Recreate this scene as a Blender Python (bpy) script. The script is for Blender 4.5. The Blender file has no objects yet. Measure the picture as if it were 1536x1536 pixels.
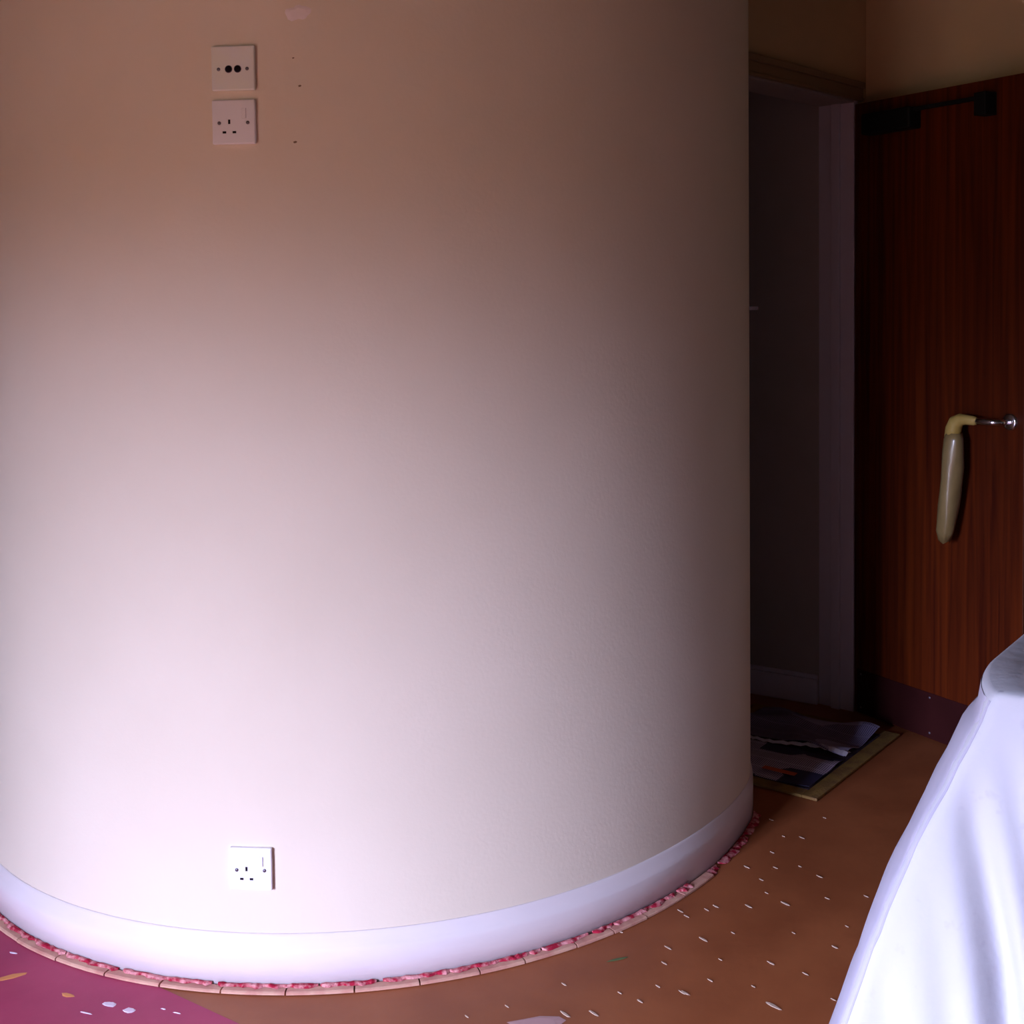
import bpy, bmesh, math, random
from mathutils import Vector, Matrix
random.seed(7)
S = bpy.context.scene
COL = S.collection
R = math.radians

# ---------------------------------------------------------------- camera
cam_d = bpy.data.cameras.new('camera')
cam = bpy.data.objects.new('camera', cam_d)
COL.objects.link(cam)
cam_d.sensor_width = 36.0
cam_d.sensor_fit = 'HORIZONTAL'
cam_d.lens = 36.0 * 1850.0 / 1536.0
cam_d.shift_y = -238.0 / 1536.0
cam_d.clip_start = 0.02
p = math.atan(85 / 1850.0)
roll = 0.0118
cr, sr = math.cos(roll), math.sin(roll)
fwd = Vector((0, math.cos(p), -math.sin(p)))
up = Vector((0, math.sin(p), math.cos(p)))
rt = Vector((1, 0, 0))
r2 = cr * rt - sr * up
u2 = cr * up + sr * rt
m3 = Matrix((r2, u2, -fwd)).transposed()
cam.matrix_world = Matrix.Translation((0, 0, 1.38)) @ m3.to_4x4()
S.camera = cam

# ---------------------------------------------------------------- world: overcast sky above, dim warm ground below the horizon
w = bpy.data.worlds.new('world')
S.world = w
w.use_nodes = True
nt = w.node_tree
nt.nodes.clear()
wo = nt.nodes.new('ShaderNodeOutputWorld')
bg = nt.nodes.new('ShaderNodeBackground')
tc = nt.nodes.new('ShaderNodeTexCoord')
sx = nt.nodes.new('ShaderNodeSeparateXYZ')
cr_ = nt.nodes.new('ShaderNodeValToRGB')
mr = nt.nodes.new('ShaderNodeMapRange')
mr.inputs['From Min'].default_value = -1.0
mr.inputs['From Max'].default_value = 1.0
e = cr_.color_ramp.elements
e[0].position = 0.495
e[0].color = (0.050, 0.042, 0.030, 1)
e[1].position = 0.55
e[1].color = (0.66, 0.71, 1.06, 1)
nt.links.new(tc.outputs['Generated'], sx.inputs[0])
nt.links.new(sx.outputs['Z'], mr.inputs['Value'])
nt.links.new(mr.outputs[0], cr_.inputs[0])
nt.links.new(cr_.outputs[0], bg.inputs[0])
bg.inputs[1].default_value = 112.0
nt.links.new(bg.outputs[0], wo.inputs[0])

# window opening in the left wall (behind the camera's left shoulder): y, z limits
WL, WY = -2.4, -2.2
WY0, WY1, WZ0, WZ1 = -1.35, 0.05, 0.20, 1.72
pl = bpy.data.lights.new('window_portal', 'AREA')
pl.shape = 'RECTANGLE'
pl.size = WY1 - WY0
pl.size_y = WZ1 - WZ0
pl.cycles.is_portal = True
po = bpy.data.objects.new('window_portal', pl)
COL.objects.link(po)
po.location = (WL - 0.06, (WY0 + WY1) / 2, (WZ0 + WZ1) / 2)
po.rotation_euler = (R(90), 0, R(-90))      # light's -Z axis faces +X, into the room

S.view_settings.view_transform = 'Standard'
S.view_settings.look = 'None'
S.view_settings.gamma = 1.0
S.view_settings.use_curve_mapping = False
S.view_settings.exposure = 0.0

# ---------------------------------------------------------------- materials
def mat(name, col, rough=0.6, spec=0.5, metal=0.0, var=None, vscale=8.0, bump=0.0, bscale=60.0, stretch=(1, 1, 1), coat=0.0, vpos=(0.35, 0.65)):
    m = bpy.data.materials.new(name)
    m.use_nodes = True
    n = m.node_tree
    b = n.nodes['Principled BSDF']
    b.inputs['Base Color'].default_value = (*col, 1)
    b.inputs['Roughness'].default_value = rough
    b.inputs['Metallic'].default_value = metal
    b.inputs['Specular IOR Level'].default_value = spec
    b.inputs['Coat Weight'].default_value = coat
    b.inputs['Coat Roughness'].default_value = 0.12
    t = n.nodes.new('ShaderNodeTexCoord')
    mp = n.nodes.new('ShaderNodeMapping')
    mp.inputs['Scale'].default_value = stretch
    n.links.new(t.outputs['Object'], mp.inputs[0])
    if var:
        no = n.nodes.new('ShaderNodeTexNoise')
        no.inputs['Scale'].default_value = vscale
        no.inputs['Detail'].default_value = 6
        rp = n.nodes.new('ShaderNodeValToRGB')
        rp.color_ramp.elements[0].position = vpos[0]
        rp.color_ramp.elements[1].position = vpos[1]
        rp.color_ramp.elements[0].color = (*col, 1)
        rp.color_ramp.elements[1].color = (*var, 1)
        n.links.new(mp.outputs[0], no.inputs['Vector'])
        n.links.new(no.outputs['Fac'], rp.inputs[0])
        n.links.new(rp.outputs[0], b.inputs['Base Color'])
    if bump:
        nb = n.nodes.new('ShaderNodeTexNoise')
        nb.inputs['Scale'].default_value = bscale
        nb.inputs['Detail'].default_value = 4
        bp = n.nodes.new('ShaderNodeBump')
        bp.inputs['Strength'].default_value = bump
        bp.inputs['Distance'].default_value = 0.003
        n.links.new(mp.outputs[0], nb.inputs['Vector'])
        n.links.new(nb.outputs['Fac'], bp.inputs['Height'])
        n.links.new(bp.outputs[0], b.inputs['Normal'])
    return m

M = {}
M['wall'] = mat('magnolia_paint', (0.78, 0.68, 0.55), 0.75, 0.25, var=(0.81, 0.71, 0.58), vscale=3, bump=0.12, bscale=120)
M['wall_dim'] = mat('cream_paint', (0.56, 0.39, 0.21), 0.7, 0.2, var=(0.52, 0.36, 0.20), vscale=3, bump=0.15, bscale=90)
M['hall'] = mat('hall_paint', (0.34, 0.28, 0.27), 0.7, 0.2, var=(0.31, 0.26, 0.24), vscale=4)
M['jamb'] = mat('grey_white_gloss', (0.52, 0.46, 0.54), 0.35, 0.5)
M['gloss'] = mat('white_gloss', (0.84, 0.76, 0.76), 0.28, 0.45, var=(0.80, 0.72, 0.73), vscale=5, bump=0.1, bscale=25, stretch=(1, 1, 4))
M['brown_trim'] = mat('brown_trim', (0.20, 0.12, 0.06), 0.45, 0.4)
M['ceiling'] = mat('ceiling_paint', (0.09, 0.09, 0.07), 0.9, 0.1)
M['outer'] = mat('side_paint', (0.08, 0.08, 0.065), 0.8, 0.2)
M['board'] = mat('hardboard', (0.29, 0.085, 0.030), 0.45, 0.3, var=(0.36, 0.112, 0.040), vscale=5, bump=0.15, bscale=40)
M['maroon'] = mat('maroon_paint', (0.40, 0.035, 0.11), 0.5, 0.3, var=(0.46, 0.05, 0.13), vscale=7, bump=0.15, bscale=50)
M['subfloor'] = mat('dark_floor', (0.20, 0.07, 0.03), 0.6, 0.3, var=(0.13, 0.05, 0.03), vscale=5)
M['speck'] = mat('paint_spot', (0.60, 0.44, 0.33), 0.5)
M['speckw'] = mat('white_paint_spot', (0.85, 0.72, 0.85), 0.5)
M['specko'] = mat('orange_scrape', (0.75, 0.30, 0.10), 0.6)
M['speckg'] = mat('green_smear', (0.10, 0.14, 0.05), 0.6)
M['specklilac'] = mat('lilac_patch', (0.55, 0.33, 0.33), 0.5)
M['rod'] = mat('gripper_wood', (0.72, 0.42, 0.30), 0.7, var=(0.58, 0.26, 0.20), vscale=25, bump=0.3, bscale=90)
M['fluff'] = mat('red_carpet_fluff', (0.42, 0.02, 0.05), 0.95, 0.05, var=(0.78, 0.34, 0.34), vscale=60, bump=0.5, bscale=300, vpos=(0.42, 0.62))
M['plastic'] = mat('white_plastic', (0.86, 0.84, 0.88), 0.3, 0.5)
M['plastic_old'] = mat('aged_plastic', (0.82, 0.82, 0.72), 0.3, 0.5, var=(0.80, 0.79, 0.85), vscale=9)
M['hole'] = mat('dark_hole', (0.012, 0.008, 0.012), 0.8, 0.1)
M['screw'] = mat('screw_steel', (0.20, 0.17, 0.20), 0.4, 0.5, metal=0.7)
M['steel'] = mat('chrome', (0.80, 0.78, 0.86), 0.16, 0.5, metal=1.0, bump=0.15, bscale=20)
M['tape'] = mat('masking_tape', (0.42, 0.28, 0.06), 0.55, 0.4, var=(0.48, 0.34, 0.10), vscale=14, bump=0.5, bscale=30)
M['wrap'] = mat('tape_wrap', (0.29, 0.21, 0.09), 0.3, 0.5, var=(0.22, 0.15, 0.06), vscale=18, bump=0.6, bscale=30, stretch=(1, 1, 0.3), coat=0.3)
M['plate_dark'] = mat('kick_plate_bronze', (0.026, 0.005, 0.005), 0.6, 0.06, var=(0.034, 0.007, 0.007), vscale=5)
M['closer'] = mat('dark_metal', (0.006, 0.005, 0.006), 0.6, 0.2)
M['filler'] = mat('filler', (0.90, 0.80, 0.80), 0.85, 0.1)
M['mat_dark'] = mat('doormat_pile', (0.05, 0.035, 0.05), 0.95, 0.05, var=(0.09, 0.06, 0.08), vscale=40, bump=0.8, bscale=200)
M['mat_edge'] = mat('doormat_border', (0.34, 0.21, 0.06), 0.8, 0.1, var=(0.22, 0.12, 0.05), vscale=20, bump=0.5, bscale=150)

# veneered door: vertical grain
def door_mat():
    m = bpy.data.materials.new('mahogany_veneer')
    m.use_nodes = True
    n = m.node_tree
    b = n.nodes['Principled BSDF']
    t = n.nodes.new('ShaderNodeTexCoord')
    mp = n.nodes.new('ShaderNodeMapping')
    mp.inputs['Scale'].default_value = (26, 26, 0.7)
    no = n.nodes.new('ShaderNodeTexNoise')
    no.inputs['Scale'].default_value = 2.2
    no.inputs['Detail'].default_value = 8
    no.inputs['Distortion'].default_value = 0.6
    rp = n.nodes.new('ShaderNodeValToRGB')
    rp.color_ramp.elements[0].position = 0.3
    rp.color_ramp.elements[0].color = (0.040, 0.005, 0.0015, 1)
    rp.color_ramp.elements[1].position = 0.7
    rp.color_ramp.elements[1].color = (0.105, 0.017, 0.0025, 1)
    n.links.new(t.outputs['Object'], mp.inputs[0])
    n.links.new(mp.outputs[0], no.inputs['Vector'])
    n.links.new(no.outputs['Fac'], rp.inputs[0])
    n.links.new(rp.outputs[0], b.inputs['Base Color'])
    b.inputs['Roughness'].default_value = 0.38
    b.inputs['Specular IOR Level'].default_value = 0.2
    return m
M['door'] = door_mat()

# newsprint: lines of text, columns and darker picture blocks
def news_mat(name, base, ink, accent):
    m = bpy.data.materials.new(name)
    m.use_nodes = True
    n = m.node_tree
    b = n.nodes['Principled BSDF']
    t = n.nodes.new('ShaderNodeTexCoord')
    br = n.nodes.new('ShaderNodeTexBrick')
    br.inputs['Scale'].default_value = 1.0
    br.inputs['Brick Width'].default_value = 0.055
    br.inputs['Row Height'].default_value = 0.006
    br.inputs['Mortar Size'].default_value = 0.0018
    br.offset = 0.0
    br.inputs['Color1'].default_value = (*ink, 1)
    br.inputs['Color2'].default_value = (ink[0] * 1.8, ink[1] * 1.8, ink[2] * 1.8, 1)
    br.inputs['Mortar'].default_value = (*base, 1)
    vo = n.nodes.new('ShaderNodeTexVoronoi')
    vo.distance = 'CHEBYCHEV'
    vo.inputs['Scale'].default_value = 7.0
    rp = n.nodes.new('ShaderNodeValToRGB')
    rp.color_ramp.interpolation = 'CONSTANT'
    rp.color_ramp.elements[0].position = 0.0
    rp.color_ramp.elements[0].color = (0, 0, 0, 1)
    rp.color_ramp.elements[1].position = 0.55
    rp.color_ramp.elements[1].color = (1, 1, 1, 1)
    mx = n.nodes.new('ShaderNodeMix')
    mx.data_type = 'RGBA'
    mx.inputs['B'].default_value = (*accent, 1)
    n.links.new(t.outputs['Object'], br.inputs['Vector'])
    n.links.new(t.outputs['Object'], vo.inputs['Vector'])
    n.links.new(vo.outputs['Color'], rp.inputs[0])
    n.links.new(rp.outputs[0], mx.inputs['Factor'])
    n.links.new(br.outputs['Color'], mx.inputs['A'])
    n.links.new(mx.outputs['Result'], b.inputs['Base Color'])
    b.inputs['Roughness'].default_value = 0.6
    return m
M['news'] = news_mat('newsprint', (0.62, 0.54, 0.70), (0.10, 0.08, 0.14), (0.04, 0.035, 0.09))
M['news2'] = news_mat('newsprint_photo_page', (0.30, 0.26, 0.42), (0.06, 0.05, 0.10), (0.42, 0.38, 0.56))

# dust sheet cotton with small stains at fixed places
def sheet_mat():
    m = bpy.data.materials.new('dust_sheet_cotton')
    m.use_nodes = True
    n = m.node_tree
    b = n.nodes['Principled BSDF']
    t = n.nodes.new('ShaderNodeTexCoord')
    no = n.nodes.new('ShaderNodeTexNoise')
    no.inputs['Scale'].default_value = 26
    no.inputs['Detail'].default_value = 3
    rp = n.nodes.new('ShaderNodeValToRGB')
    rp.color_ramp.elements[0].position = 0.2
    rp.color_ramp.elements[0].color = (0.48, 0.46, 0.53, 1)
    rp.color_ramp.elements[1].position = 0.36
    rp.color_ramp.elements[1].color = (0.56, 0.56, 0.60, 1)
    n.links.new(t.outputs['Object'], no.inputs['Vector'])
    n.links.new(no.outputs['Fac'], rp.inputs[0])
    cur = rp.outputs[0]
    for sp, rad in SPOTS:
        vd = n.nodes.new('ShaderNodeVectorMath')
        vd.operation = 'DISTANCE'
        vd.inputs[1].default_value = sp
        n.links.new(t.outputs['Object'], vd.inputs[0])
        mg = n.nodes.new('ShaderNodeMapRange')
        mg.inputs['From Min'].default_value = rad * 0.5
        mg.inputs['From Max'].default_value = rad * 1.1
        mg.inputs['To Min'].default_value = 0.75
        mg.inputs['To Max'].default_value = 0.0
        n.links.new(vd.outputs['Value'], mg.inputs['Value'])
        mx = n.nodes.new('ShaderNodeMix')
        mx.data_type = 'RGBA'
        mx.inputs['B'].default_value = (0.30, 0.28, 0.34, 1)
        n.links.new(mg.outputs[0], mx.inputs['Factor'])
        n.links.new(cur, mx.inputs['A'])
        cur = mx.outputs['Result']
    n.links.new(cur, b.inputs['Base Color'])
    b.inputs['Roughness'].default_value = 0.9
    b.inputs['Specular IOR Level'].default_value = 0.1
    wv = n.nodes.new('ShaderNodeTexNoise')
    wv.inputs['Scale'].default_value = 18
    wv.inputs['Detail'].default_value = 5
    bp = n.nodes.new('ShaderNodeBump')
    bp.inputs['Strength'].default_value = 0.25
    bp.inputs['Distance'].default_value = 0.01
    n.links.new(t.outputs['Object'], wv.inputs['Vector'])
    n.links.new(wv.outputs['Fac'], bp.inputs['Height'])
    n.links.new(bp.outputs[0], b.inputs['Normal'])
    return m

# ---------------------------------------------------------------- mesh helpers
def link(name, verts, faces, m, parent=None, smooth=False, bevel=0.0, segs=2):
    me = bpy.data.meshes.new(name)
    me.from_pydata([tuple(v) for v in verts], [], faces)
    bm = bmesh.new()
    bm.from_mesh(me)
    bmesh.ops.recalc_face_normals(bm, faces=bm.faces)
    bm.to_mesh(me)
    bm.free()
    me.materials.append(m)
    if smooth:
        for f in me.polygons:
            f.use_smooth = True
    o = bpy.data.objects.new(name, me)
    COL.objects.link(o)
    if parent:
        o.parent = parent
    if bevel:
        b = o.modifiers.new('bevel', 'BEVEL')
        b.width = bevel
        b.segments = segs
        b.limit_method = 'ANGLE'
    return o

def frame_pts(o, ax, ay, az, x0, x1, y0, y1, z0, z1):
    o, ax, ay, az = Vector(o), Vector(ax), Vector(ay), Vector(az)
    return [o + ax * x + ay * y + az * z for z in (z0, z1) for y in (y0, y1) for x in (x0, x1)]
BF = [(0, 1, 3, 2), (4, 6, 7, 5), (0, 4, 5, 1), (2, 3, 7, 6), (0, 2, 6, 4), (1, 5, 7, 3)]

def box(name, x0, x1, y0, y1, z0, z1, m, parent=None, fr=((0, 0, 0), (1, 0, 0), (0, 1, 0), (0, 0, 1)), bevel=0.0):
    return link(name, frame_pts(*fr, x0, x1, y0, y1, z0, z1), BF, m, parent, bevel=bevel)

def multi(name, boxes, m, parent=None, fr=((0, 0, 0), (1, 0, 0), (0, 1, 0), (0, 0, 1)), bevel=0.0):
    V, Fc = [], []
    for b in boxes:
        k = len(V)
        V += frame_pts(*fr, *b)
        Fc += [tuple(i + k for i in f) for f in BF]
    return link(name, V, Fc, m, parent, bevel=bevel)

def tube(name, pts, rads, m, parent=None, seg=20, cap=True, jag=0.0):
    pts = [Vector(q) for q in pts]
    V, Fc = [], []
    ref = Vector((0.3, 0.2, 0.93)).normalized()
    tprev = None
    for i, q in enumerate(pts):
        t = (pts[min(i + 1, len(pts) - 1)] - pts[max(i - 1, 0)]).normalized()
        if tprev is None:
            a = t.cross(Vector((0.9, 0.4, 0.1)))
            a.normalize()
        else:
            a = (a - t * a.dot(t)).normalized()
        tprev = t
        b = t.cross(a)
        for k in range(seg):
            an = 2 * math.pi * k / seg
            rr = rads[i]
            off = Vector((0, 0, 0))
            if jag:
                rr *= 1 + jag * math.sin(3 * an + i * 0.9) * 0.5 + jag * random.uniform(-.4, .4)
                if i == len(pts) - 1:
                    off = t * random.uniform(-0.012, 0.014)
            V.append(q + a * math.cos(an) * rr + b * math.sin(an) * rr + off)
    n = len(pts)
    for i in range(n - 1):
        for k in range(seg):
            Fc.append((i * seg + k, i * seg + (k + 1) % seg, (i + 1) * seg + (k + 1) % seg, (i + 1) * seg + k))
    if cap:
        Fc.append(tuple(range(seg)))
        Fc.append(tuple((n - 1) * seg + k for k in range(seg)))
    return link(name, V, Fc, m, parent, smooth=True)

def empty(name, loc, label=None, cat=None, kind=None, group=None):
    o = bpy.data.objects.new(name, None)
    COL.objects.link(o)
    o.location = loc
    o.empty_display_size = 0.05
    tag(o, label, cat, kind, group)
    return o

def tag(o, label=None, cat=None, kind=None, group=None):
    if label: o['label'] = label
    if cat: o['category'] = cat
    if kind: o['kind'] = kind
    if group: o['group'] = group
    return o

def reparent(root):
    """children were built in world coordinates: keep them there under a moved root"""
    bpy.context.view_layer.update()
    inv = root.matrix_world.inverted()
    for c in root.children:
        c.matrix_parent_inverse = inv

# ---------------------------------------------------------------- curved wall plan
CX, CY = -0.43828, 3.48714
SK = 0.018
def r_out(f):
    """plan radius of the skirting face at angle f (f=0 faces the camera side, -y)"""
    def poly(x):
        return (((0.0017656701 * x + 0.0353209337) * x - 0.0222514208) * x - 0.0176508962) * x + 1.0762604398
    f = (f + math.pi) % (2 * math.pi) - math.pi
    a, b = -0.78, 1.29
    if f < a:
        t = min(1, (a - f) / 2.3)
        return poly(a) * (1 - t) + 1.09 * t
    if f > b:
        t = min(1, (f - b) / 1.8)
        return poly(b) * (1 - t) + 1.09 * t
    return poly(f)

def cpt(f, off, z):
    f = (f + math.pi) % (2 * math.pi) - math.pi
    if off < 0:      # the skirting thins out where the curve tightens towards the doorway
        t = min(1, max(0, (f - 0.75) / 0.5))
        off *= 1 - 0.62 * t * t * (3 - 2 * t)
    r = r_out(f) + off
    return Vector((CX + r * math.sin(f), CY - r * math.cos(f), z))

def sweep(name, f0, f1, n, prof, m, parent=None, closed=False, smooth=True):
    """profile points (offset, z) swept round the curved plan; closed = closed profile"""
    V, Fc = [], []
    k = len(prof)
    for i in range(n + 1):
        f = f0 + (f1 - f0) * i / n
        for (o, z) in prof:
            V.append(cpt(f, o, z))
    kk = k if closed else k - 1
    for i in range(n):
        for j in range(kk):
            Fc.append((i * k + j, i * k + (j + 1) % k, (i + 1) * k + (j + 1) % k, (i + 1) * k + j))
    if closed:
        Fc.append(tuple(range(k)))
        Fc.append(tuple(n * k + j for j in range(k)))
    o = link(name, V, Fc, m, parent, smooth=smooth)
    return o

TAU = 2 * math.pi
CEIL = 2.45
wc = sweep('wall_curved', 0, TAU, 256, [(-SK - 0.1, 0), (-SK, 0), (-SK, 0.6), (-SK, 1.2), (-SK, 1.8), (-SK, CEIL), (-SK - 0.1, CEIL)], M['wall'])
tag(wc, 'convex curved plaster wall painted pale magnolia', kind='structure')
mod = wc.modifiers.new('edge', 'EDGE_SPLIT'); mod.split_angle = R(40)

bs = sweep('baseboard_curved', R(-112), R(96), 220,
           [(-SK - 0.001, 0.004), (0, 0.004), (0, 0.070), (-0.0012, 0.075), (-0.004, 0.080), (-0.0135, 0.098), (-0.0155, 0.1025), (-SK - 0.001, 0.105)], M['gloss'], closed=True)
tag(bs, 'white glossy skirting board bent round the curved wall', kind='structure')

# ---------------------------------------------------------------- floor: two painted sheets on a dark sub floor
fl = box('floor', -3.2, 3.6, -2.6, 5.6, -0.05, -0.004, M['subfloor'])
tag(fl, 'brown and maroon painted board floor flecked with paint', kind='structure')
# seam between maroon and brown sheet
sa = Vector((-0.765, 2.449, 0)); sd = Vector((0.209, -0.143, 0)).normalized(); sn = Vector((-sd.y, sd.x, 0))
fr_floor = (sa, sd, sn, Vector((0, 0, 1)))
def clip_poly(name, side, m, ztop):
    """the rectangle of the floor cut along the seam, as a slab"""
    rect = [Vector((-2.9, -2.3, 0)), Vector((3.3, -2.3, 0)), Vector((3.3, 5.3, 0)), Vector((-2.9, 5.3, 0))]
    if side < 0:      # the maroon sheet is a limited panel lying beside the brown one
        rect = [sa + sd * a + sn * b for a, b in ((-0.9, -0.55), (1.0, -0.55), (1.0, 0.1), (-0.9, 0.1))]
    out = []
    for i in range(4):
        a, b = rect[i], rect[(i + 1) % 4]
        da, db = (a - sa).dot(sn) * side, (b - sa).dot(sn) * side
        if da >= 0: out.append(a)
        if da * db < 0: out.append(a + (b - a) * (da / (da - db)))
    k = len(out)
    V = [Vector((v.x, v.y, -0.004)) for v in out] + [Vector((v.x, v.y, ztop)) for v in out]
    Fc = [tuple(range(k)), tuple(range(k, 2 * k))] + [(i, (i + 1) % k, k + (i + 1) % k, k + i) for i in range(k)]
    return link(name, V, Fc, m, fl)
hb = clip_poly('hardboard_sheet', 1, M['board'], 0.0)
hb['label'] = 'brown hardboard sheet with pale flecks'
bx = box('hardboard_sheet', -2.9, 3.3, -2.3, 5.3, -0.0045, -0.001, M['board'], fl)
ms = clip_poly('hardboard_sheet', -1, M['maroon'], 0.0005)
ms['label'] = 'maroon painted sheet at the lower left'

sdir = Vector((-0.62, 0.78, 0)).normalized()
def speck(x, y, ln, wd, m, z=0.0006, ang=None, name='paint_fleck'):
    n = 9
    d = sdir if ang is None else Vector((math.cos(ang), math.sin(ang), 0))
    q = Vector((-d.y, d.x, 0))
    c = Vector((x, y, 0))
    V = []
    for zz, s in ((z, 1.0), (z + 0.0009, 0.75)):
        for k in range(n):
            a = TAU * k / n
            s2 = s * random.uniform(0.75, 1.15)
            V.append(c + d * math.cos(a) * ln / 2 * s2 + q * math.sin(a) * wd / 2 * s2 + Vector((0, 0, zz)))
    Fc = [tuple(range(n)), tuple(range(n, 2 * n))] + [(k, (k + 1) % n, n + (k + 1) % n, n + k) for k in range(n)]
    return link(name, V, Fc, m, fl)
SP = [(0.551, 2.911, 10), (0.666, 3.177, 7), (0.721, 3.068, 8), (0.628, 2.988, 6), (0.619, 2.906, 6), (0.573, 2.846, 6), (0.445, 2.722, 9), (0.519, 2.72, 12), (0.604, 2.73, 14), (0.713, 2.859, 9), (0.394, 2.581, 13), (0.315, 2.548, 9), (0.666, 2.543, 8), (0.519, 2.483, 9), (0.328, 2.378, 11), (0.384, 2.422, 6), (0.493, 2.329, 20), (0.58, 2.442, 7), (0.362, 2.703, 8), (0.373, 2.679, 7), (0.808, 3.185, 5), (0.422, 2.707, 6), (0.795, 2.76, 6), (0.704, 2.753, 6), (0.299, 2.488, 8), (0.088, 2.31, 14), (0.142, 2.313, 13), (0.322, 2.38, 9), (0.235, 2.352, 8), (0.089, 2.414, 7), (0.218, 2.619, 12), (0.277, 2.402, 6), (0.36, 2.802, 5), (0.463, 2.605, 4), (0.417, 2.499, 4), (0.593, 2.602, 4), (0.199, 2.38, 5), (-0.025, 2.339, 5), (0.572, 2.781, 4), (0.466, 2.398, 4), (0.613, 2.349, 5), (0.715, 2.627, 4), (0.676, 3.077, 4), (0.679, 2.911, 4), (-0.102, 2.307, 5)]
for x, y, s in SP:
    speck(x, y, 0.0019 * s + 0.004, 0.0004 * s + 0.0016, M['speck'])
speck(0.207, 2.506, 0.055, 0.008, M['speckg'], ang=0.35)
speck(0.031, 2.285, 0.11, 0.04, M['specklilac'], ang=0.1)
for x, y, l, wd, m in [(-1.043, 2.465, .07, .018, 'specko'), (-0.9, 2.396, .032, .014, 'specko'), (-0.974, 2.537, .03, .005, 'specko'),
                       (-0.805, 2.362, .030, .018, 'speckw'), (-0.760, 2.340, .030, .018, 'speckw'), (-1.074, 2.558, .02, .006, 'speckw'),
                       (-0.695, 2.344, .012, .004, 'speckw'), (-0.665, 2.33, .02, .003, 'speckw'), (-0.841, 2.333, .03, .004, 'speckw')]:
    speck(x, y, l, wd, M[m], ang=(0.5 if m == 'specko' and l > .05 else -0.35), name='paint_scrape')

# ---------------------------------------------------------------- carpet gripper rods round the curved wall
gp = empty('carpet_gripper', (CX, CY - 1.09, 0), 'wooden carpet gripper rods with red carpet fluff along the foot of the curved wall', 'carpet gripper')
f = R(-62)
while f < R(73):
    st = random.choice([0.125, 0.13, 0.135, 0.10]) / 1.09
    g = random.uniform(-0.001, 0.001)
    z = 0.0065 + random.uniform(0, 0.001)
    if f > R(50): break          # beyond this only the red fluff is left on the floor
    o = sweep('rod', f, f + st - 0.003, 3, [(0.003 + g, 0.0012), (0.026 + g, 0.0012), (0.026 + g, z - 0.002), (0.023 + g, z), (0.005 + g, z), (0.003 + g, z - 0.001)], M['rod'], gp, closed=True, smooth=False)
    f += st
# strips of red carpet left on the rods: a ragged ribbon in pieces
f = R(-62)
while f < R(74):
    st = random.uniform(0.05, 0.22)
    n = max(4, int(st / 0.008))
    V, Fc = [], []
    for i in range(n + 1):
        ff = f + st * i / n
        wd = 0.0075 + 0.002 * math.sin(i * 0.9) + random.uniform(-.003, .003) + (0.009 if ff > R(49) else 0)
        if i in (0, n): wd = 0.003
        h = random.uniform(0.0015, 0.004)
        b0 = 0.0076 if ff < R(51) else 0.0012
        V += [cpt(ff, 0.002, b0), cpt(ff, 0.002, b0 + 0.001 + h), cpt(ff, 0.003 + wd * 0.6, b0 + 0.001 + h), cpt(ff, 0.004 + wd, b0)]
    for i in range(n):
        for j in range(4):
            Fc.append((i * 4 + j, i * 4 + (j + 1) % 4, (i + 1) * 4 + (j + 1) % 4, (i + 1) * 4 + j))
    link('carpet_fluff', V, Fc + [(0, 1, 2, 3), tuple(n * 4 + j for j in range(4))], M['fluff'], gp)
    f += st + random.choice([0.0, 0.004, 0.012])
reparent(gp)

# ---------------------------------------------------------------- doorway wall, frame, side walls, hall
ang_w = R(48)
E_ = Vector((math.cos(ang_w), math.sin(ang_w), 0))       # along the doorway wall, to the right
N_ = Vector((math.sin(ang_w), -math.cos(ang_w), 0))      # out of it, into the room
Z_ = Vector((0, 0, 1))
H0 = Vector((1.11, 4.004, 0))                             # right jamb / hinge line
FD = (H0, E_, N_, Z_)
DW, DH = 0.652, 1.992
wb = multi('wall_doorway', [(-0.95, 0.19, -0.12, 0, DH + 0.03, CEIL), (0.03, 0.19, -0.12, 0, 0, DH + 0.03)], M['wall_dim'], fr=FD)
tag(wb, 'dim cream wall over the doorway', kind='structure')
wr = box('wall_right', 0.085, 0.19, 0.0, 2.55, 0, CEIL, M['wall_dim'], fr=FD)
tag(wr, 'dim cream side wall behind the open door', kind='structure')
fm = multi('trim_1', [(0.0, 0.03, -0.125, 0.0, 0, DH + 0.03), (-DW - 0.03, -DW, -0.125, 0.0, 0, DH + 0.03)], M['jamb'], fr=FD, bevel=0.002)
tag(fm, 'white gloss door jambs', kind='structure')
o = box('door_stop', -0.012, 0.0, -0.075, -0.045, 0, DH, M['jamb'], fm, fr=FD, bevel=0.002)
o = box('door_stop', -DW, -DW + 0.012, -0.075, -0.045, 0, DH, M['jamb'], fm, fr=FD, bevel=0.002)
hd = multi('trim_2', [(-DW, 0.0, -0.125, 0.0, DH, DH + 0.03)], M['hall'], fr=FD)
tag(hd, 'dark door head', kind='structure')
ar = multi('architrave', [(-DW - 0.05, 0.045, 0.0, 0.012, DH + 0.006, DH + 0.066), (-DW - 0.05, 0.045, 0.012, 0.020, DH + 0.046, DH + 0.066), (-DW - 0.05, 0.045, 0.012, 0.016, DH + 0.006, DH + 0.016)], M['brown_trim'], hd, fr=FD, bevel=0.002)

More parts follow.
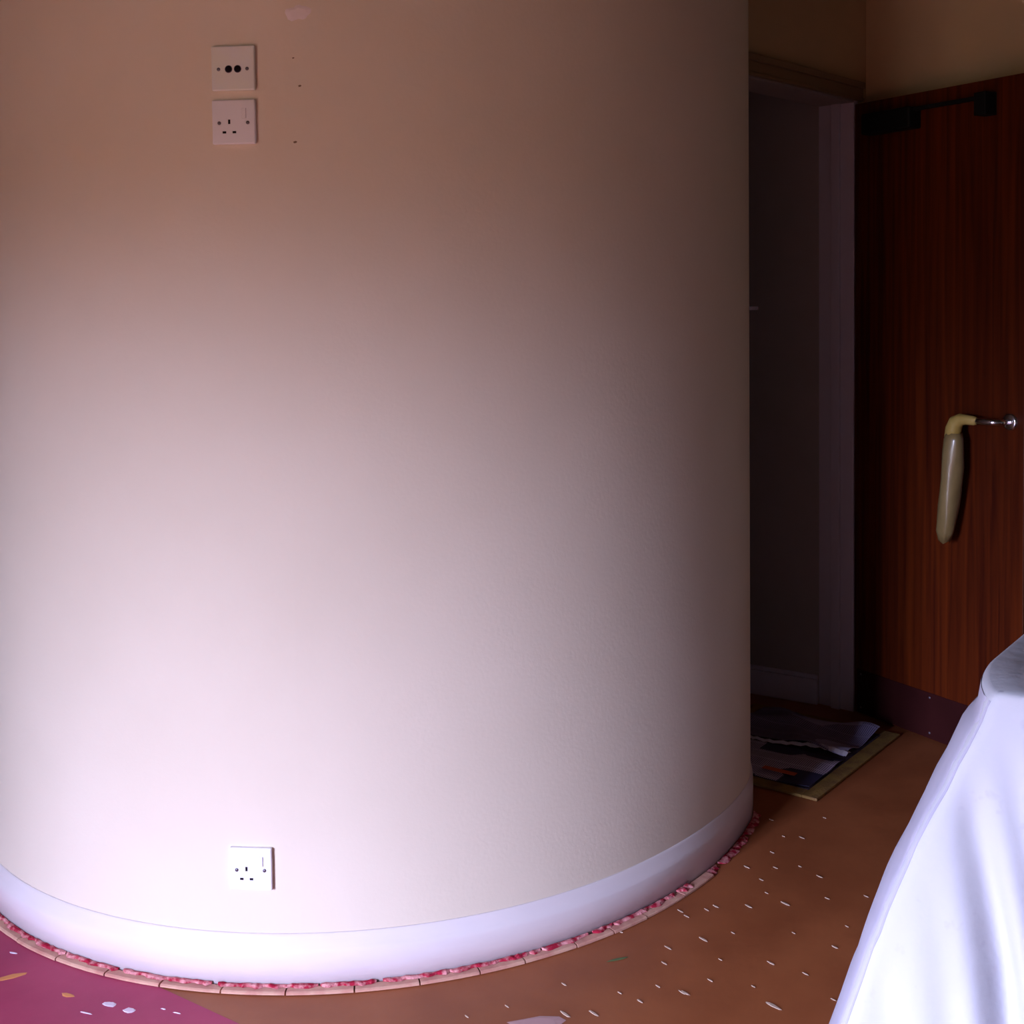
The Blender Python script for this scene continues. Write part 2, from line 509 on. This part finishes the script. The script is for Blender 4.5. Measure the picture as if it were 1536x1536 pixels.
# hall behind the doorway
HA = H0 - N_ * 0.125
hdv = Vector((-0.842, 0.539, 0)).normalized()
hn = Vector((hdv.y, -hdv.x, 0))          # away from hall interior (check side below)
if hn.dot(Vector((1, 1, 0))) < 0: hn = -hn
FH = (HA, hdv, hn, Z_)
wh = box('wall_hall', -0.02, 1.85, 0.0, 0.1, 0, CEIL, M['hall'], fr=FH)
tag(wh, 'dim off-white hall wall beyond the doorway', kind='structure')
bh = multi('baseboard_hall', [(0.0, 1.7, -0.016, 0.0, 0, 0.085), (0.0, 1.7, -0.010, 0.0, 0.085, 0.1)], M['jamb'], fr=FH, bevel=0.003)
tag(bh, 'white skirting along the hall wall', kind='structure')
HB = HA + hdv * 1.8
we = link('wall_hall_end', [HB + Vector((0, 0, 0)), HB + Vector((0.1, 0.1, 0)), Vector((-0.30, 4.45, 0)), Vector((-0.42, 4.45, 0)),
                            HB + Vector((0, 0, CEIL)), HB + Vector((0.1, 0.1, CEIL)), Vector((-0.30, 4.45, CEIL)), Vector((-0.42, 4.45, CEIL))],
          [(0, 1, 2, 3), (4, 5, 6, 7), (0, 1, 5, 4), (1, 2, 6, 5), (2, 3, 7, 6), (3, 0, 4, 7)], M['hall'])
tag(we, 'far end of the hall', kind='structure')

# rest of the room shell (out of frame)
Kc = H0 + E_ * 0.085 + N_ * 2.5
tag(box('wall_side', Kc.x, Kc.x + 0.1, WY, Kc.y + 0.15, 0, CEIL, M['outer']), 'right side wall of the room', kind='structure')
tag(multi('wall_left', [(WL - 0.1, WL, WY, WY0, 0, CEIL), (WL - 0.1, WL, WY1, 3.6, 0, CEIL), (WL - 0.1, WL, WY0, WY1, 0, WZ0), (WL - 0.1, WL, WY0, WY1, WZ1, CEIL)], M['outer']), 'left wall of the room with its window', kind='structure')
tag(box('wall_far', -2.4, CX - 1.02, 3.5, 3.6, 0, CEIL, M['outer']), 'far wall beside the curved wall', kind='structure')
tag(box('wall_rear', WL - 0.1, Kc.x + 0.1, WY - 0.1, WY, 0, CEIL, M['outer']), 'wall behind the camera', kind='structure')
wm = (WY0 + WY1) / 2
wn = multi('window_1', [(WL - 0.05, WL, WY0, WY0 + 0.04, WZ0, WZ1), (WL - 0.05, WL, WY1 - 0.04, WY1, WZ0, WZ1), (WL - 0.05, WL, WY0, WY1, WZ0, WZ0 + 0.04), (WL - 0.05, WL, WY0, WY1, WZ1 - 0.04, WZ1), (WL - 0.05, WL, wm - 0.02, wm + 0.02, WZ0, WZ1)], M['gloss'])
tag(wn, 'white framed window of the room', kind='structure')
tag(box('ceiling', -2.6, 3.2, WY - 0.2, 5.4, CEIL, CEIL + 0.08, M['ceiling']), 'ceiling', kind='structure')

# ---------------------------------------------------------------- open door
ad = R(-59.5)
U_ = Vector((math.cos(ad), math.sin(ad), 0))
B_ = Vector((-U_.y, U_.x, 0))            # behind the face
if B_.x < 0: B_ = -B_
DF = (H0 + B_ * 0.002 + U_ * 0.004, U_, B_, Z_)
d1 = box('door_1', 0, 0.637, 0, 0.040, 0.006, 1.985, M['door'], fr=DF, bevel=0.001)
tag(d1, 'reddish brown veneered door standing open', kind='structure')
kp = box('kick_plate', 0.012, 0.622, -0.0018, 0.0, 0.008, 0.150, M['plate_dark'], d1, fr=DF, bevel=0.0008)
kp['label'] = 'dark kick plate along the foot of the door'
def lp(s, off, z): return DF[0] + U_ * s - B_ * off + Z_ * z
for s in (0.03, 0.31, 0.60):
    for z in (0.025, 0.135):
        tube('plate_screw', [lp(s, 0.0015, z), lp(s, 0.0032, z)], [0.004, 0.0035], M['screw'], d1, seg=10)
dc = box('door_closer', 0.075, 0.27, -0.055, 0, 1.875, 1.94, M['closer'], d1, fr=DF, bevel=0.006)
ca = multi('closer_arm', [(0.24, 0.53, -0.040, -0.028, 1.925, 1.937), (0.50, 0.54, -0.05, 0.0, 1.88, 1.945)], M['closer'], d1, fr=DF, bevel=0.002)
# edge strip of the leaf (lipping) and lock faceplate
fp = box('lock_faceplate', 0.637, 0.6385, 0.008, 0.032, 0.90, 1.12, M['steel'], d1, fr=DF)
# handle: chrome rose and neck, tape at the bend, long taped grip hanging down
zh = 1.008
ro = tube('handle_rose', [lp(0.592, 0.0, zh), lp(0.592, 0.005, zh), lp(0.592, 0.009, zh)], [0.025, 0.025, 0.019], M['steel'], d1, seg=28)
tube('handle_neck', [lp(0.592, 0.008, zh), lp(0.592, 0.035, zh), lp(0.588, 0.050, zh + .001), lp(0.575, 0.058, zh + .001), lp(0.545, 0.060, zh + .001), lp(0.50, 0.060, zh)], [0.0095, 0.009, 0.0095, 0.010, 0.010, 0.009], M['steel'], d1)
hb_ = tube('tape_wrapping', [lp(0.525, 0.060, zh), lp(0.515, 0.060, zh + .001), lp(0.49, 0.060, zh + 0.002), lp(0.470, 0.060, zh + 0.001), lp(0.452, 0.060, zh - 0.008), lp(0.444, 0.060, zh - 0.028), lp(0.441, 0.060, zh - 0.05)],
         [0.010, 0.0135, 0.0145, 0.017, 0.021, 0.023, 0.023], M['tape'], d1, jag=0.08)
hb_['label'] = 'yellow masking tape round the bend of the handle'
tz = [0.04, 0.06, 0.1, 0.14, 0.18, 0.22, 0.26, 0.30, 0.335, 0.36]
gr = tube('handle_grip', [lp(0.448 - 0.07 * (t - 0.04) - 0.10 * max(0, t - .15) * 0.6, 0.060, zh - t) for t in tz], [0.023, 0.028, 0.030, 0.031, 0.031, 0.031, 0.030, 0.028, 0.025, 0.017], M['wrap'], d1, jag=0.10)
gr['label'] = 'taped sleeve hanging down from the handle'

# small metal catch and strike on the left jamb, just past the curved wall
tg = H0 - E_ * DW
FJ = (tg, E_, N_, Z_)
kc = box('bolt_keep', 0.0, 0.004, -0.06, -0.01, 1.30, 1.375, M['screw'], fm, fr=FJ)
kd = box('bolt_tongue', 0.004, 0.10, -0.045, -0.025, 1.333, 1.343, M['steel'], fm, fr=FJ)

# ---------------------------------------------------------------- sockets on the curved wall
def plate(name, fdeg, zc, kind, label, m):
    f = R(fdeg)
    c = cpt(f, -SK, zc)
    nrm = (cpt(f, 0.1, zc) - c); nrm.z = 0; nrm.normalize()
    tan = Vector((-nrm.y, nrm.x, 0))     # to the right seen from the room
    if tan.x < 0: tan = -tan
    F = (c - nrm * 0.0012, tan, nrm, Z_)
    root = empty(name, c, label, 'socket', group=None)
    s = 0.043
    box('faceplate', -s, s, 0, 0.0095, -s, s, m, root, fr=F, bevel=0.0022)
    def disc(nm, x, z, r, mm, y=0.0092, h=0.001, seg=16):
        q = F[0] + tan * x + Z_ * z + nrm * y
        return tube(nm, [q, q + nrm * h], [r, r * 0.95], mm, root, seg=seg)
    disc('screw', -0.0285, -0.002, 0.0036, M['screw'], h=0.0012)
    disc('screw', 0.0285, -0.002, 0.0036, M['screw'], h=0.0012)
    if kind == 'aerial':
        disc('port', -0.0085, -0.002, 0.0068, M['hole'])
        disc('port', 0.0095, -0.002, 0.0068, M['hole'])
        disc('port_rim', -0.0085, -0.002, 0.0078, M['screw'], h=0.0007)
        disc('port_rim', 0.0095, -0.002, 0.0078, M['screw'], h=0.0007)
    else:
        box('pin_slot', -0.0085 - 0.0021, -0.0085 + 0.0021, 0.0093, 0.0101, -0.004, 0.0045, M['hole'], root, fr=F)
        box('pin_slot', -0.0185 - 0.0035, -0.0185 + 0.0035, 0.0093, 0.0101, -0.0222, -0.0180, M['hole'], root, fr=F)
        box('pin_slot', 0.0015 - 0.0035, 0.0015 + 0.0035, 0.0093, 0.0101, -0.0222, -0.0180, M['hole'], root, fr=F)
        box('rocker_switch', 0.0165, 0.0255, 0.0093, 0.0118, 0.006, 0.026, m, root, fr=F, bevel=0.0008)
    reparent(root)
    return root
plate('wall_socket', -5.3, 1.831, 'aerial', 'white aerial socket plate with two round holes, high on the curved wall', M['plastic_old'])
plate('wall_socket', -5.35, 1.727, 'power', 'white power socket high on the curved wall, directly under the two-hole plate', M['plastic'])
plate('wall_socket', -5.27, 0.239, 'power', 'white power socket low on the curved wall, just above the skirting', M['plastic'])

# ---------------------------------------------------------------- filler dab and old fixing holes on the wall
def dab(name, fdeg, zc, wx, wz, m, th=0.0012, n=18):
    V, Fc = [], []
    c = []
    for (s, t) in ((1.0, 0.0), (0.6, th)):
        for k in range(n):
            a = TAU * k / n
            rr = s * (1 + 0.22 * math.sin(2 * a + 1) + 0.12 * math.sin(5 * a))
            V.append(cpt(R(fdeg) + rr * math.cos(a) * wx / 1.05, -SK + t + 0.0003, zc + rr * math.sin(a) * wz))
    Fc = [tuple(range(n)), tuple(range(n, 2 * n))] + [(k, (k + 1) % n, n + (k + 1) % n, n + k) for k in range(n)]
    return link(name, V, Fc, m, wc)
dab('filler_patch', 1.57, 1.937, 0.021, 0.017, M['filler'])
dab('fixing_hole', 1.63, 1.796, 0.0025, 0.0022, M['brown_trim'], 0.0003)
dab('fixing_hole', 1.03, 1.687, 0.003, 0.0025, M['brown_trim'], 0.0003)
dab('fixing_hole', 1.0, 1.85, 0.0018, 0.0015, M['brown_trim'], 0.0003)

# ---------------------------------------------------------------- doormat with newspapers
A_ = Vector((0.813, 3.288, 0)); mb = Vector((1.192, 3.773, 0))
mx_ = (mb - A_).normalized(); my_ = Vector((-mx_.y, mx_.x, 0)); ml = (mb - A_).length
FM = (A_, mx_, my_, Z_)
dm = empty('doormat', A_ + mx_ * 0.3 + my_ * 0.25, 'doormat with a tan border lying in the doorway under newspapers', 'doormat')
mw = 0.50
bw = 0.045
box('pile', bw, ml - bw, bw, mw - bw, 0.0008, 0.010, M['mat_dark'], dm, fr=FM)
multi('border', [(0, ml, 0, bw, 0.0008, 0.009), (0, ml, mw - bw, mw, 0.0008, 0.009), (0, bw, bw, mw - bw, 0.0008, 0.009), (ml - bw, ml, bw, mw - bw, 0.0008, 0.009)], M['mat_edge'], dm, fr=FM, bevel=0.002)
reparent(dm)
def paper(cx, cy, wx, wy, rot, z0, m, label, seed, crease=0.01, nm='newspaper'):
    rd = random.Random(seed)
    nx, ny = 26, 26
    ph = [rd.uniform(0, 6) for _ in range(6)]
    V, Fc = [], []
    for layer in (0, 1):
        for j in range(ny + 1):
            for i in range(nx + 1):
                x = (i / nx - .5) * wx; y = (j / ny - .5) * wy
                h = crease * (abs(math.sin(x * 14 + y * 5 + ph[0])) ** 5 + 0.7 * abs(math.sin(y * 11 - x * 9 + ph[1])) ** 6)
                h += 0.002 * math.sin(x * 23 + ph[2]) * math.sin(y * 19 + ph[3]) + 0.002
                V.append((x, y, h + layer * 0.0012))
    o1 = (nx + 1) * (ny + 1)
    for j in range(ny):
        for i in range(nx):
            a = j * (nx + 1) + i
            Fc.append((a, a + 1, a + nx + 2, a + nx + 1))
            Fc.append((o1 + a, o1 + a + nx + 1, o1 + a + nx + 2, o1 + a + 1))
    for i in range(nx):
        Fc.append((i, o1 + i, o1 + i + 1, i + 1))
        b = ny * (nx + 1) + i
        Fc.append((b, b + 1, o1 + b + 1, o1 + b))
    for j in range(ny):
        a = j * (nx + 1)
        Fc.append((a, a + nx + 1, o1 + a + nx + 1, o1 + a))
        b = a + nx
        Fc.append((b, o1 + b, o1 + b + nx + 1, b + nx + 1))
    o = link(nm, V, Fc, m, smooth=False)
    c = A_ + mx_ * cx + my_ * cy
    o.location = (c.x, c.y, z0)
    o.rotation_euler = (0, 0, math.atan2(mx_.y, mx_.x) + rot)
    tag(o, label, 'newspaper')
    return o
n1 = paper(0.165, 0.235, 0.25, 0.38, 0.02, 0.0105, M['news'], 'newspaper sheet with an orange headline block at the front corner of the doormat', 3, 0.006)
n2 = paper(0.445, 0.25, 0.26, 0.40, -0.03, 0.0105, M['news2'], 'dark newspaper sheet with a raised white fold near the door jamb', 5, 0.016)
M['orange_ink'] = mat('orange_ink', (0.60, 0.10, 0.03), 0.6)
M['paper_white'] = mat('paper_white', (0.72, 0.66, 0.76), 0.6)
def strip(parent, x0, x1, y0, y1, z, m, name):
    o = box(name, x0, x1, y0, y1, z, z + 0.0008, m, parent)
    return o
strip(n1, -0.088, -0.066, -0.13, -0.03, 0.0125, M['orange_ink'], 'headline_block')
# white turned-over page edge along the gap between the two sheets: a thin curling ribbon
V = []
for i in range(25):
    t = i / 24
    q = A_ + mx_ * (0.322 + 0.012 * math.sin(t * 7) - 0.02 * t) + my_ * (0.045 + 0.34 * t)
    wd = 0.020 * (1 - 0.75 * t) + 0.002 * math.sin(i * 1.9)
    h = 0.026 + 0.006 * math.sin(t * 4 + 0.6) + 0.002 * math.sin(i * 2.3)
    V += [q - mx_ * wd + Z_ * (h - 0.006), q + Z_ * h, q + mx_ * wd + Z_ * (h - 0.006), q + Z_ * (h - 0.0012)]
Fc = []
for i in range(24):
    for j in range(4):
        Fc.append((i * 4 + j, i * 4 + (j + 1) % 4, i * 4 + 4 + (j + 1) % 4, i * 4 + 4 + j))
Fc += [(0, 1, 2, 3), (96, 97, 98, 99)]
fo = link('page_fold', V, Fc, M['paper_white'])
fo.parent = n2
bpy.context.view_layer.update()
fo.matrix_parent_inverse = n2.matrix_world.inverted()

# ---------------------------------------------------------------- dust sheet over a table at the right
SPOTS = [((0.702, 1.925, 0.64), 0.008), ((0.724, 1.925, 0.625), 0.008), ((0.790, 1.90, 0.63), 0.008), ((0.556, 1.95, 0.345), 0.009), ((0.77, 1.93, 0.742), 0.006), ((0.775, 1.90, 0.545), 0.004)]
M['sheet'] = sheet_mat()
M['hem'] = mat('shaded_hem_cotton', (0.42, 0.40, 0.48), 0.9, 0.1, var=(0.46, 0.44, 0.52), vscale=15)  # darker than the sheet: shade of its turned-away side is put into this colour
FLt = [(0.755, 0.740), (0.745, 0.723), (0.735, 0.696), (0.714, 0.653), (0.699, 0.627), (0.682, 0.589), (0.654, 0.541), (0.632, 0.498), (0.619, 0.465), (0.603, 0.428), (0.587, 0.39), (0.575, 0.355), (0.563, 0.33), (0.547, 0.281), (0.522, 0.209), (0.492, 0.117), (0.45, 0.0)]
SLt = [(0.871, 0.643), (0.852, 0.631), (0.834, 0.61), (0.807, 0.55), (0.785, 0.512), (0.766, 0.468), (0.736, 0.406), (0.711, 0.362), (0.693, 0.324), (0.672, 0.267), (0.657, 0.223), (0.646, 0.185), (0.631, 0.153), (0.612, 0.096), (0.581, 0.012), (0.543, -0.096), (0.524, -0.147)]
Y2 = 2.10
SLt = [(x * Y2 / 2.25, 1.38 - (1.38 - z) * Y2 / 2.25) for x, z in SLt]
def interp(tab, z):
    if z >= tab[0][1]: return tab[0][0]
    for (x0, z0), (x1, z1) in zip(tab, tab[1:]):
        if z >= z1:
            return x1 + (x0 - x1) * (z - z1) / (z0 - z1)
    return tab[-1][0]
TOP = 0.745
def loop(z):
    fx = interp(FLt, z)
    sx_ = interp(SLt, z)
    drop = TOP - z
    FL = Vector((fx, 1.925))
    P2 = Vector((sx_, Y2))
    P3 = P2 + Vector((0.34 - 0.04 * drop, 0.45 + 0.1 * drop))
    P4 = P3 + Vector((1.15 + 0.1 * drop, -0.62))
    P5 = Vector((FL.x + 1.05 + 0.25 * drop, FL.y - 0.62 - 0.05 * drop))
    segs = [(FL, P2, 14), (P2, P3, 24), (P3, P4, 40), (P4, P5, 30), (P5, FL, 130)]
    out = []
    for si, (a, b, n) in enumerate(segs):
        d = (b - a)
        nn = Vector((-d.y, d.x)).normalized()    # loop runs clockwise seen from above: outward is left of travel
        for i in range(n):
            t = i / n
            q = a + d * t
            L = d.length
            am = min(1, drop * 2.2)
            if si == 4:
                x = q.x
                v = 0
                edge = min(1, (1 - t) * L / 0.06) * min(1, t * L / 0.1)
                for (c, wdt, dep, zt) in [(0.722, 0.020, 0.075, 0.66), (0.785, 0.018, 0.070, 0.68), (0.650, 0.022, 0.022, 0.5), (0.566, 0.010, 0.020, 0.40), (0.92, 0.03, 0.03, 0.7), (1.05, 0.025, 0.04, 0.6), (1.2, 0.04, 0.04, 0.6), (1.38, 0.03, 0.04, 0.6), (1.55, 0.04, 0.04, 0.6)]:
                    amp = min(1, max(0, (zt - z) / 0.35))
                    v -= dep * amp * math.exp(-((x - c - 0.012 * math.sin(z * 7)) / wdt) ** 2)
                v += 0.006 * math.sin(x * 31 + z * 2) * am
                q = q + nn * v * edge
            elif si in (1, 2, 3):
                q = q + nn * ((0.018 if si > 1 else 0.006 * t) * math.sin(t * L * 24 + si) * am * math.sin(math.pi * t))
            elif si == 0:
                q = q + nn * (0.010 * math.sin(math.pi * t))
            out.append(q)
    # soften the corners
    for _ in range(2):
        k = len(out)
        out = [(out[i - 1] + out[i] * 2 + out[(i + 1) % k]) / 4 for i in range(k)]
    return out
V, Fc = [], []
zs = [0.003 + (TOP - 0.012 - 0.003) * i / 60 for i in range(61)]
for z in zs:
    V += [Vector((q.x, q.y, z)) for q in loop(z)]
K = len(V) // len(zs)
top = loop(TOP - 0.012)
cen = Vector((sum(q.x for q in top) / K, sum(q.y for q in top) / K))
for (ins, z) in ((0.004, TOP - 0.005), (0.012, TOP), (0.05, TOP + 0.002), (0.2, TOP + 0.003)):
    for i, q in enumerate(top):
        d = (cen - q)
        V.append(Vector((*(q + d.normalized() * min(ins, d.length * .8)), z + 0.003 * math.sin(i * 0.21) * (ins > 0.02))))
rows = len(V) // K
for j in range(rows - 1):
    for i in range(K):
        Fc.append((j * K + i, j * K + (i + 1) % K, (j + 1) * K + (i + 1) % K, (j + 1) * K + i))
ci = len(V)
V.append(Vector((cen.x, cen.y, TOP + 0.004)))
for i in range(K):
    Fc.append(((rows - 1) * K + i, (rows - 1) * K + (i + 1) % K, ci))
ds = link('dust_sheet', V, Fc, M['sheet'], smooth=True)
tag(ds, 'white cotton dust sheet draped to the floor over a table-high piece at the right', 'dust sheet')
# folded hem down the left edge of the sheet, side shade painted into its colour
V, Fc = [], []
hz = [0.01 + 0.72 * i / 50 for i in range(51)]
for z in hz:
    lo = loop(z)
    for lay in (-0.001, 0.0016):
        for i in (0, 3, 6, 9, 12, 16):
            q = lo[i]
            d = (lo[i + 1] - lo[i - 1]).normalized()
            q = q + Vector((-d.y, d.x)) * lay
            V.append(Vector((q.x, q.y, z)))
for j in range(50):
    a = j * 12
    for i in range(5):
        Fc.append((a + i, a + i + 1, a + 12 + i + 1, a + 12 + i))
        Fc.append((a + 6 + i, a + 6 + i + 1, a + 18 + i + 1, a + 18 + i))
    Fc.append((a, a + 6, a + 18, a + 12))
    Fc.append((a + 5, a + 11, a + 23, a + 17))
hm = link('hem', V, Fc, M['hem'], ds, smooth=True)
